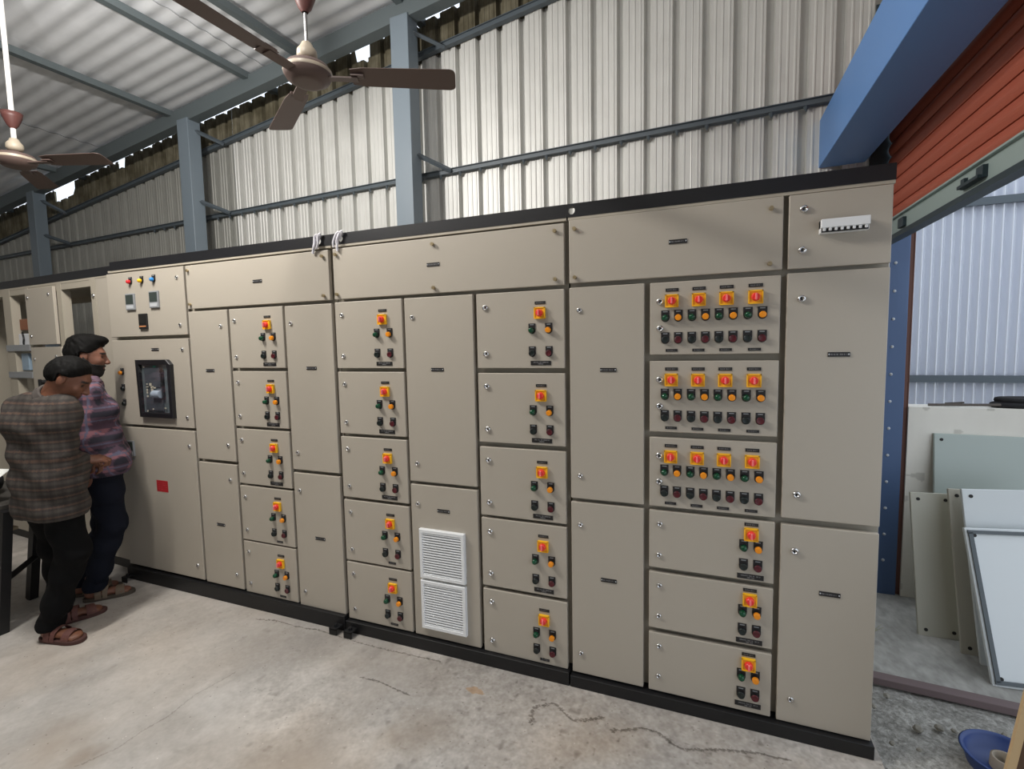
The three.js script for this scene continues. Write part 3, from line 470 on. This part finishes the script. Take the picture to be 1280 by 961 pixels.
// ───────────── ceiling fans ─────────────
function fan(label, p, a0, R, rodTop, rodMat, rodR, len) {
  const f = thing('ceiling_fan', label, 'fan', p, 0, 'ceiling fans');
  const lathe = (pts, n = 32) => new THREE.LatheGeometry(pts.map(([a, b]) => new THREE.Vector2(a, b)), n);
  obj('motor', lathe([[.0001, -.05], [.05, -.05], [.07, -.046], [.074, -.038], [.096, -.03], [.108, -.008], [.108, .012], [.095, .03], [.05, .045], [.03, .05], [.03, .06], [.0001, .06]]), MAT.fan, f);
  obj('motor_band', lathe([[.1085, -.006], [.1105, 0], [.1085, .01]]), MAT.fanCream, f);
  obj('lower_cup', lathe([[.0001, .055], [.034, .055], [.046, .075], [.044, .1], [.03, .118], [.022, .135], [.013, .14]], 24), MAT.fanCream, f);
  obj('down_rod', rod(V(0, .1, 0), V(0, rodTop, 0), rodR, 12), rodMat, f);
  obj('upper_cup', lathe([[.014, len], [.03, len + .02], [.05, len + .07], [.056, len + .1], [.0001, len + .11]], 24), MAT.fanRed, f);
  for (let k = 0; k < 3; k++) {
    const g = new THREE.Group(), s = new THREE.Shape();
    s.moveTo(.2, -.05); s.lineTo(.26, -.06); s.lineTo(R - .03, -.068); s.quadraticCurveTo(R, -.066, R, -.03); s.lineTo(R, .035); s.quadraticCurveTo(R, .062, R - .03, .064); s.lineTo(.26, .056); s.lineTo(.2, .046); s.lineTo(.2, -.05);
    const bl = new THREE.ExtrudeGeometry(s, { depth: .0025, bevelEnabled: false, curveSegments: 6 }).rotateX(-Math.PI / 2 - .22).rotateY(-(a0 + k * 2 * Math.PI / 3));
    const arm = mergeGeometries([box(.16, .006, .05, .15, -.02, 0), box(.06, .006, .07, .23, -.012, 0)].map(clean)).rotateX(.1).rotateY(-(a0 + k * 2 * Math.PI / 3));
    obj('blade', bl.translate(0, -.012, 0), MAT.fan, f); obj('blade_bracket', arm, MAT.fan, f);
  }
}
fan('near dark brown ceiling fan in front of the ribbed wall', [2.027, 2.884, .222], -.47, .69, 1.3, MAT.chrome, .0085, .27);
fan('far ceiling fan with long bright white rod at the left border', [-.497, 2.881, .196], -.35, .62, 1.15, MAT.whiteGloss, .014, .2);

// ───────────── trestle, bag and paper at the left border ─────────────
const tr = thing('work_table', 'dark steel trestle table behind the man in the grey shirt', 'table', [-.25, 0, .62]);
obj('table_top', rbox(1.3, .03, .44, .005, -.27, .735, -.02), M(0x3a3733, .6), tr);
for (const [x, z, lx, lz] of [[.4, .06, .3, .09], [.2, -.17, -.05, -.2], [-.95, .15, -1.05, .2], [-.95, -.15, -1.05, -.2]]) obj('leg', bar(V(lx, 0, lz), V(x, .72, z), .05, .045), MAT.black, tr);
obj('stretcher', [bar(V(.335, .3, .08), V(.06, .3, -.19), .03, .03), bar(V(.335, .3, .08), V(-1, .3, .17), .03, .03)], MAT.black, tr);
obj('lower_shelf', rbox(1.0, .02, .3, .004, -.5, .5, .0), M(0xa8977c, .7), tr);
const bag = thing('shoulder_bag', 'black soft bag on the table at the left border', 'bag', [-.4, .752, .66]);
{ const g = new THREE.SphereGeometry(1, 24, 16), p = g.attributes.position; for (let i = 0; i < p.count; i++) { const x = p.getX(i), y = p.getY(i), z = p.getZ(i), n = 1 + .12 * (fbm(x * 2 + 5, y * 2 + z * 2, 3) - .5); p.setXYZ(i, Math.sign(x) * Math.abs(x) ** .7 * .27 * n, Math.max(-.07, y * .09 * n) + .07, Math.sign(z) * Math.abs(z) ** .8 * .16 * n); } g.computeVertexNormals(); obj('bag_body', g, M(0x141417, .75), bag); }
obj('strap', tube([V(.1, .12, .1), V(.22, .1, .13), V(.3, .03, .12), V(.34, .01, .1)], .012), M(0x141417, .75), bag);
tag(obj('paper_sheet', box(.2, .002, .15), M(0xe7e8e2, .7), scene, [-.02, .9, .7], [.5, .3, -.2]), 'white paper sheet resting against the black bag', 'paper');

// ───────────── people ─────────────
function surface(f, lo, hi, h, colour) {      // surface nets
  const n = [0, 1, 2].map((k) => Math.ceil((hi[k] - lo[k]) / h) + 1), [nx, ny, nz] = n, val = new Float32Array(nx * ny * nz);
  for (let k = 0, i = 0; k < nz; k++) for (let j = 0; j < ny; j++) for (let q = 0; q < nx; q++) val[i++] = f(lo[0] + q * h, lo[1] + j * h, lo[2] + k * h);
  const id = new Int32Array(nx * ny * nz).fill(-1), pos = [], idx = [], E = [[0, 1], [2, 3], [4, 5], [6, 7], [0, 2], [1, 3], [4, 6], [5, 7], [0, 4], [1, 5], [2, 6], [3, 7]], st = [1, nx, nx * ny];
  const off = [0, 1, 2, 3, 4, 5, 6, 7].map((c) => (c & 1) * st[0] + (c >> 1 & 1) * st[1] + (c >> 2) * st[2]);
  for (let k = 0; k < nz - 1; k++) for (let j = 0; j < ny - 1; j++) for (let q = 0; q < nx - 1; q++) {
    const b = q + j * nx + k * st[2]; let m = 0; for (let c = 0; c < 8; c++) if (val[b + off[c]] < 0) m |= 1 << c;
    if (m === 0 || m === 255) continue;
    let x = 0, y = 0, z = 0, w = 0;
    for (const [a, c] of E) { const va = val[b + off[a]], vc = val[b + off[c]]; if ((va < 0) === (vc < 0)) continue; const t = va / (va - vc);
      x += (a & 1) + ((c & 1) - (a & 1)) * t; y += (a >> 1 & 1) + ((c >> 1 & 1) - (a >> 1 & 1)) * t; z += (a >> 2) + ((c >> 2) - (a >> 2)) * t; w++; }
    id[b] = pos.length / 3; pos.push(lo[0] + (q + x / w) * h, lo[1] + (j + y / w) * h, lo[2] + (k + z / w) * h);
  }
  const quad = (a, b, c, d, flip) => { if (a < 0 || b < 0 || c < 0 || d < 0) return; flip ? idx.push(a, c, b, a, d, c) : idx.push(a, b, c, a, c, d); };
  for (let k = 1; k < nz - 1; k++) for (let j = 1; j < ny - 1; j++) for (let q = 1; q < nx - 1; q++) {
    const b = q + j * nx + k * st[2], s = val[b] < 0;
    if (s !== (val[b + st[0]] < 0)) quad(id[b - st[1] - st[2]], id[b - st[2]], id[b], id[b - st[1]], !s);
    if (s !== (val[b + st[1]] < 0)) quad(id[b - st[0] - st[2]], id[b - st[0]], id[b], id[b - st[2]], !s);
    if (s !== (val[b + st[2]] < 0)) quad(id[b - st[0] - st[1]], id[b - st[1]], id[b], id[b - st[0]], !s);
  }
  const g = new THREE.BufferGeometry(); g.setAttribute('position', new THREE.Float32BufferAttribute(pos, 3)); g.setIndex(idx); g.computeVertexNormals();
  if (colour) { const c = new Float32Array(pos.length), k = new THREE.Color(); for (let i = 0; i < pos.length; i += 3) { const v = colour(pos[i], pos[i + 1], pos[i + 2]); k.setRGB(v[0] / 255, v[1] / 255, v[2] / 255, THREE.SRGBColorSpace); c.set([k.r, k.g, k.b], i); } g.setAttribute('color', new THREE.BufferAttribute(c, 3)); }
  return g;
}
const smin = (a, b, k) => { const h = Math.max(0, k - Math.abs(a - b)) / k; return Math.min(a, b) - h * h * k * .25; };
function cap(a, b, ra, rb) { const dx = b[0] - a[0], dy = b[1] - a[1], dz = b[2] - a[2], l = dx * dx + dy * dy + dz * dz || 1e-9;
  return (x, y, z) => { const px = x - a[0], py = y - a[1], pz = z - a[2], t = Math.max(0, Math.min(1, (px * dx + py * dy + pz * dz) / l)); return Math.hypot(px - t * dx, py - t * dy, pz - t * dz) - (ra + (rb - ra) * t); }; }
function ell(c, r) { return (x, y, z) => { const a = (x - c[0]) / r[0], b = (y - c[1]) / r[1], d = (z - c[2]) / r[2], k0 = Math.hypot(a, b, d), k1 = Math.hypot(a / r[0], b / r[1], d / r[2]); return k0 < 1e-6 ? -Math.min(...r) : k0 * (k0 - 1) / k1; }; }
const blend = (list, k) => (x, y, z) => { let d = 1e9; for (const f of list) d = smin(d, f(x, y, z), k); return d; };
// a frame: local (right, up, forward) axes at a point
function frame(p, fwd, up) { const F = V(...fwd).normalize(), R = F.clone().cross(V(...up)).normalize(), U = R.clone().cross(F);
  return { local: (f) => (x, y, z) => { const a = x - p[0], b = y - p[1], c = z - p[2]; return f(a * R.x + b * R.y + c * R.z, a * U.x + b * U.y + c * U.z, a * F.x + b * F.y + c * F.z); },
    world: (a, b, c) => [p[0] + R.x * a + U.x * b + F.x * c, p[1] + R.y * a + U.y * b + F.y * c, p[2] + R.z * a + U.z * b + F.z * c], R, U, F }; }
function headShape() {
  const base = blend([ell([0, .03, -.012], [.073, .09, .092]), ell([0, -.035, .018], [.056, .085, .066]), ell([0, -.098, .052], [.024, .02, .022]), cap([-.028, .028, .07], [.028, .028, .07], .013, .013), ell([-.033, -.02, .06], [.022, .02, .02]), ell([.033, -.02, .06], [.022, .02, .02])], .03);
  const fine = [cap([0, .014, .086], [0, -.026, .104], .007, .011), ell([0, -.03, .095], [.016, .009, .012]), cap([-.016, -.057, .077], [.016, -.057, .077], .0075, .0075), cap([-.014, -.069, .075], [.014, -.069, .075], .0075, .0075)];
  const ears = [-1, 1].map((s) => ell([s * .077, .002, -.008], [.009, .031, .02]));
  return (x, y, z) => { let d = base(x, y, z); for (const s of [-1, 1]) { const e = Math.hypot(x - s * .031, y - .008, z - .092) - .017; d = -smin(-d, e, .014); } for (const f of fine) d = smin(d, f(x, y, z), .01); for (const f of ears) d = smin(d, f(x, y, z), .008); return d; };
}
function handShape(curl, side) {   // local: right, up (back of the hand), forward (towards the finger tips); wrist at the origin
  const fs = [ell([0, 0, .048], [.041, .017, .052]), cap([0, 0, -.03], [0, 0, .02], .026, .026)];
  const fingers = [];
  [[-.031, .068, .072], [-.010, .082, .082], [.011, .08, .078], [.031, .074, .058]].forEach(([x, z0, len]) => {
    let p = [x * side, .002, z0], a = curl * .5; const r = [.0095, .0088, .008, .007];
    [.46, .3, .24].forEach((q, i) => { const l = len * q, n = [p[0], p[1] - Math.sin(a) * l, p[2] + Math.cos(a) * l]; fingers.push(cap(p, n, r[i], r[i + 1])); p = n; a += curl; });
  });
  const t1 = [-.032 * side, -.004, .025], t2 = [-.055 * side, -.016, .055], t3 = [-.045 * side, -.03, .08];
  fingers.push(blend([cap(t1, t2, .013, .0105), cap(t2, t3, .0105, .0085)], .004));
  return (x, y, z) => { let d = smin(fs[0](x, y, z), fs[1](x, y, z), .025), e = 1e9; for (const f of fingers) e = Math.min(e, f(x, y, z)); return smin(d, e, .009); };
}
const footShape = blend([ell([0, .03, -.005], [.034, .034, .05]), ell([0, .026, .07], [.036, .022, .07]), ell([.004, .02, .135], [.042, .017, .05]), cap([0, .04, 0], [0, .13, -.01], .036, .036), ...[[.032, .165, .012], [.012, .178, .009], [-.006, .174, .009], [-.022, .164, .008], [-.036, .15, .008]].map(([x, z, r]) => cap([x * .9, .016, .14], [x, .012, z], r, r * .85))], .012);
function grid(pts, pad) { const lo = [9, 9, 9], hi = [-9, -9, -9]; for (const p of pts) for (let k = 0; k < 3; k++) { lo[k] = Math.min(lo[k], p[k] - pad); hi[k] = Math.max(hi[k], p[k] + pad); } return [lo, hi]; }
function person(o) {
  const g = thing('person', o.label, 'person', o.base), B = o.base, S = (p) => [p[0] - B[0], p[1] - B[1], p[2] - B[2]], J = {}; for (const k in o.j) J[k] = S(o.j[k]);
  const mid = (a, b, t) => a.map((v, i) => v + (b[i] - v) * t), rt = V(...J.rsh).sub(V(...J.lsh)).normalize(), fw = V(rt.z, 0, -rt.x).normalize(), shift = (p, r, u, f) => [p[0] + rt.x * r + fw.x * f, p[1] + u + rt.y * r, p[2] + rt.z * r + fw.z * f];
  const torso = (e) => [cap(shift(J.hip, -.075, 0, 0), shift(J.hip, .075, 0, 0), .115 + e, .115 + e), cap(shift(J.waist, -.055, 0, 0), shift(J.waist, .055, 0, 0), .105 + e, .105 + e), cap(shift(J.chest, -.085, 0, 0), shift(J.chest, .085, 0, 0), .108 + e, .108 + e), cap(mid(J.lsh, J.neck, .35), mid(J.rsh, J.neck, .35), .066 + e, .066 + e)];
  const arm = (s, e) => [cap(J[s + 'sh'], J[s + 'el'], .056 + e, .043 + e), cap(J[s + 'el'], mid(J[s + 'el'], J[s + 'wr'], .97), .041 + e, .027 + e * 1.15)];
  const leg = (s, e) => [cap(J[s + 'hp'], J[s + 'kn'], .085 + e, .058 + e), cap(J[s + 'kn'], J[s + 'an'], .054 + e, .04 + e * 1.3)];
  const H = frame(J.head, o.face, o.up ?? [0, 1, 0]), skin = [], sk = o.skin;
  const mottled = (x, y, z) => { const n = 1 + .1 * (vnoise(x * 60 + z * 40, y * 60) - .5); return sk.map((v) => v * n); };
  const core = blend([...torso(-.012), ...arm('l', -.008), ...arm('r', -.008), ...leg('l', -.012), ...leg('r', -.012), cap(J.neck, H.world(0, -.05, -.02), .052, .05)], .05);
  skin.push(surface(core, ...grid(Object.values(J), .16), .013, mottled));
  const hs = headShape(), neck = cap(mid(J.neck, H.world(0, -.05, -.02), -.1), H.world(0, -.03, -.03), .055, .05), hl = H.local(hs);
  const lip = (x, y, z) => { const a = x - J.head[0], b = y - J.head[1], c = z - J.head[2], u = a * H.U.x + b * H.U.y + c * H.U.z, f = a * H.F.x + b * H.F.y + c * H.F.z, r = Math.abs(a * H.R.x + b * H.R.y + c * H.R.z);
    if (f > .07 && u < -.05 && u > -.074 && r < .022) return [sk[0] * .85, sk[1] * .62, sk[2] * .62]; if (f > .05 && u > .024 && u < .036 && r > .014 && r < .05) return [30, 22, 20]; if (f > .058 && u > .001 && u < .012 && r > .02 && r < .042) return [38, 28, 24]; return mottled(x, y, z); };
  skin.push(surface((x, y, z) => smin(hl(x, y, z), neck(x, y, z), .02), ...grid([H.world(0, 0, 0), J.neck], .15), .0045, lip));
  for (const s of ['l', 'r']) { const dir = V(...J[s + 'wr']).sub(V(...J[s + 'el'])).normalize(), hf = frame(J[s + 'wr'], (o[s + 'hand'] ?? dir.toArray()), o[s + 'back'] ?? [0, 1, 0]); skin.push(surface(hf.local(handShape(o[s + 'curl'] ?? .5, s === 'r' ? 1 : -1)), ...grid([J[s + 'wr']], .19), .0042, mottled)); }
  const FT = {}; for (const s of ['l', 'r']) { FT[s] = frame([J[s + 'an'][0], .012, J[s + 'an'][2]], o[s + 'toe'], [0, 1, 0]); skin.push(surface(FT[s].local(footShape), ...grid([FT[s].world(0, .06, 0), FT[s].world(0, 0, .16)], .09), .0055, mottled)); }
  obj('body', mergeGeometries(skin.map((q) => q.toNonIndexed())), M(0xffffff, .55, 0, { vertexColors: true }), g);
  // hair
  const quiff = o.quiff ? [ell([0, .112, .035], [.054, .034, .066]), ell([0, .1, -.03], [.066, .04, .07])] : [];
  const hairF = (x, y, z) => { const m = .005 * (vnoise(x * 190 + 9, z * 70 + y * 50) - .5) + .004 * (vnoise(x * 60, z * 40 + y * 40) - .5); const cut = -(y - .012 - (z > 0 ? Math.min(z * .95, o.quiff ? .062 : .074) : z * .9)) * .74 - .004 * vnoise(x * 90, z * 60), th = .003 + (o.quiff ? .014 : .011) * Math.max(0, Math.min(1, -cut / .04)), side = (Math.abs(x) > .068 && z > -.03 && y < .03) ? .01 : -1; let q = hs(x, y, z) - th; for (const e of quiff) q = smin(q, e(x, y, z), .03); return Math.max(q + m, cut, side); };
  obj('hair', surface(H.local(hairF), ...grid([J.head], .19), .005), new THREE.MeshPhysicalMaterial({ color: 0x070605, roughness: .75, specularIntensity: .35 }), g);
  if (o.beard) { const hb = hs, bf = (x, y, z) => { const m = .003 * (vnoise(x * 220, y * 220 + z * 160) - .5); const mouth = Math.hypot(x / .03, (y + .062) / .012, (z - .088) / .03) - 1; return Math.max(hb(x, y, z) - .006 + m, y + .04 + (z > .03 ? (z - .03) * .1 : (z - .03) * 1.1), -.012 - z, -mouth * .01); };
    obj('beard', surface(H.local(bf), ...grid([J.head], .15), .0045), M(0x17120f, .75), g); }
  // clothes
  const hem = J.hip[1] - o.hem, fold = (x, y, z) => .007 * (fbm(x * 9 + z * 6 + 3, y * 15 + x * 7, 3) - .5) + .005 * Math.sin(y * 34 + x * 22 + 5 * fbm(x * 5, y * 5 + z * 4, 2));
  const shirtCore = blend([...torso(.012), cap(shift(J.hip, -.07, -o.hem + .06, 0), shift(J.hip, .07, -o.hem + .06, 0), .13, .13), ...arm('l', .014), ...arm('r', .014)], .055), neckHole = cap(mid(J.neck, H.world(0, -.05, -.02), .1), mid(J.neck, H.world(0, -.05, -.02), 1.2), .056, .06);
  obj('shirt', surface((x, y, z) => Math.max(shirtCore(x, y, z) + fold(x, y, z), hem - y, -neckHole(x, y, z)), ...grid([J.hip, J.neck, J.lsh, J.rsh, J.lel, J.rel, J.lwr, J.rwr, [J.hip[0], hem, J.hip[2]]], .18), .0085, (x, y, z) => { const a = (x - J.chest[0]) * rt.x + (z - J.chest[2]) * rt.z, f = (x - J.chest[0]) * fw.x + (z - J.chest[2]) * fw.z; return o.cloth(a + f * .9, y, fbm(x * 12, y * 12, 2)); }), M(0xffffff, .85, 0, { vertexColors: true }), g);
  const nb = frame(mid(J.neck, H.world(0, -.05, -.02), .12), V(...H.world(0, -.05, -.02)).sub(V(...J.neck)).normalize().toArray(), fw.toArray());
  obj('collar', surface(nb.local((x, y, z) => { const r = Math.hypot(x, y); return Math.max(Math.abs(r - .064 - (0.02 - z) * .35) - .007, Math.abs(z) - .02); }), ...grid([mid(J.neck, H.world(0, -.05, -.02), .12)], .12), .005, (x, y, z) => o.collar), M(0xffffff, .85, 0, { vertexColors: true }), g);
  const tf = blend([cap(shift(J.hip, -.075, .02, 0), shift(J.hip, .075, .02, 0), .118, .118), ...leg('l', .016), ...leg('r', .016)], .045);
  obj('trousers', surface((x, y, z) => Math.max(tf(x, y, z) + fold(x, y, z) * 1.3, y - J.hip[1] - .08, .062 - y), ...grid([J.hip, J.lkn, J.rkn, J.lan, J.ran], .17), .01), new THREE.MeshPhysicalMaterial({ color: o.trousers, roughness: .9, specularIntensity: .3 }), g);
  for (const s of ['l', 'r']) {
    const sh = new THREE.Shape(); sh.moveTo(0, -.062); sh.bezierCurveTo(.044, -.062, .04, .02, .046, .09); sh.bezierCurveTo(.056, .15, .046, .2, .01, .206); sh.bezierCurveTo(-.03, .2, -.052, .17, -.046, .11); sh.bezierCurveTo(-.036, .03, -.046, -.062, 0, -.062);
    const F = FT[s], m4 = new THREE.Matrix4().makeBasis(F.R, F.U, F.F.clone()).setPosition(...F.world(0, 0, 0));
    const flip = (q) => { q = clean(q); q.applyMatrix4(m4); for (const k of ['position', 'uv']) { const A = q.attributes[k], z = A.itemSize; for (let i = 0; i < A.count; i += 3) for (let c = 0; c < z; c++) { const t = A.array[(i + 1) * z + c]; A.array[(i + 1) * z + c] = A.array[(i + 2) * z + c]; A.array[(i + 2) * z + c] = t; } } q.computeVertexNormals(); return q; };
    const so = obj('sandal', flip(new THREE.ExtrudeGeometry(sh, { depth: .016, bevelSize: .003, bevelThickness: .003, bevelSegments: 1, curveSegments: 8 }).rotateX(Math.PI / 2).translate(0, .007, 0)), M(o.sole, .8, 0, { side: THREE.DoubleSide }), g);
    const band = (z, w, hgt, tw) => { const A = [], C = []; for (let i = 0; i <= 12; i++) { const a = i / 12 * Math.PI, x = Math.cos(a) * .05, y = .004 + Math.sin(a) * hgt; A.push(V(x, y, z - w / 2)); C.push(V(x * .97, y - .003, z + w / 2 + tw * Math.cos(a))); } return ribbon(A, C, V(0, .003, 0)); };
    obj('strap', flip(mergeGeometries([band(.13, .04, .047, .006), band(.06, .035, .066, -.01), band(.015, .022, .082, .012)].map(clean))), M(o.strap, .7, 0, { side: THREE.DoubleSide }), so);
  }
  return g;
}
const stripe = (v, p, w) => { const t = ((v / p) % 1 + 1) % 1; return t < w; };
person({
  label: 'man in a dark grey checked shirt and black trousers, looking down at his hands', base: [.42, 0, .6], skin: [112, 72, 53], face: [.62, -.52, -.6], hem: .2, trousers: 0x0d0d0e, sole: 0x4a2e29, strap: 0x5e3a34, collar: [74, 68, 64],
  j: { hip: [.42, .9, .6], waist: [.4, 1.04, .605], chest: [.385, 1.2, .605], neck: [.44, 1.355, .56], head: [.535, 1.445, .525], lsh: [.2, 1.285, .6], rsh: [.575, 1.275, .575], lel: [.19, 1.02, .53], rel: [.555, .99, .6], lwr: [.38, .965, .43], rwr: [.51, .985, .475],
    lhp: [.34, .86, .6], rhp: [.49, .86, .595], lkn: [.33, .47, .545], rkn: [.51, .48, .565], lan: [.26, .09, .53], ran: [.4, .09, .645] },
  ltoe: [.35, 0, -.9], rtoe: [.92, 0, -.25], rcurl: 1.15, lcurl: .9, rback: [.3, .9, 0], rhand: [.45, 0, -.9],
  cloth: (a, y, n) => { let c = [43, 38, 35]; if (stripe(y, .05, .34)) c = [60, 54, 49]; if (stripe(y + .025, .05, .2)) c = [82, 62, 51]; if (stripe(a, .06, .3)) c = c.map((v) => v * .8 + 3); if (stripe(a + .03, .06, .15)) c = c.map((v) => v * .85 + 14); return c.map((v) => v * (.9 + .2 * n)); },
});
person({
  label: 'bearded man in a pink and navy plaid shirt facing the breaker cabinet', base: [.15, 0, .24], skin: [118, 78, 61], face: [.58, -.1, -.8], hem: .1, trousers: 0x191c26, sole: 0x4a4138, strap: 0x6a5c4c, collar: [120, 96, 112], beard: true, quiff: true,
  j: { hip: [.2, .93, .215], waist: [.19, 1.06, .215], chest: [.165, 1.22, .22], neck: [.115, 1.41, .235], head: [.12, 1.565, .21], lsh: [-.03, 1.345, .135], rsh: [.29, 1.335, .32], lel: [-.05, 1.07, .2], rel: [.3, 1.07, .36], lwr: [.06, .97, .13], rwr: [.28, .865, .335],
    lhp: [.13, .88, .18], rhp: [.27, .88, .255], lkn: [.09, .48, .16], rkn: [.24, .48, .22], lan: [-.03, .09, .275], ran: [.125, .09, .285] },
  ltoe: [.55, 0, -.83], rtoe: [.62, 0, -.78], rcurl: .6, lcurl: .5, rback: [.8, 0, .5], lhand: [.9, -.2, -.1],
  cloth: (a, y, n) => { const h = stripe(y, .075, .48), v = stripe(a, .075, .46); let c = h && v ? [32, 30, 42] : h || v ? [74, 54, 68] : [132, 88, 96]; if (stripe(y + .02, .075, .1) || stripe(a + .02, .075, .1)) c = [88, 88, 108]; return c.map((q) => q * (.9 + .2 * n)); },
});

renderer.render(scene, camera);
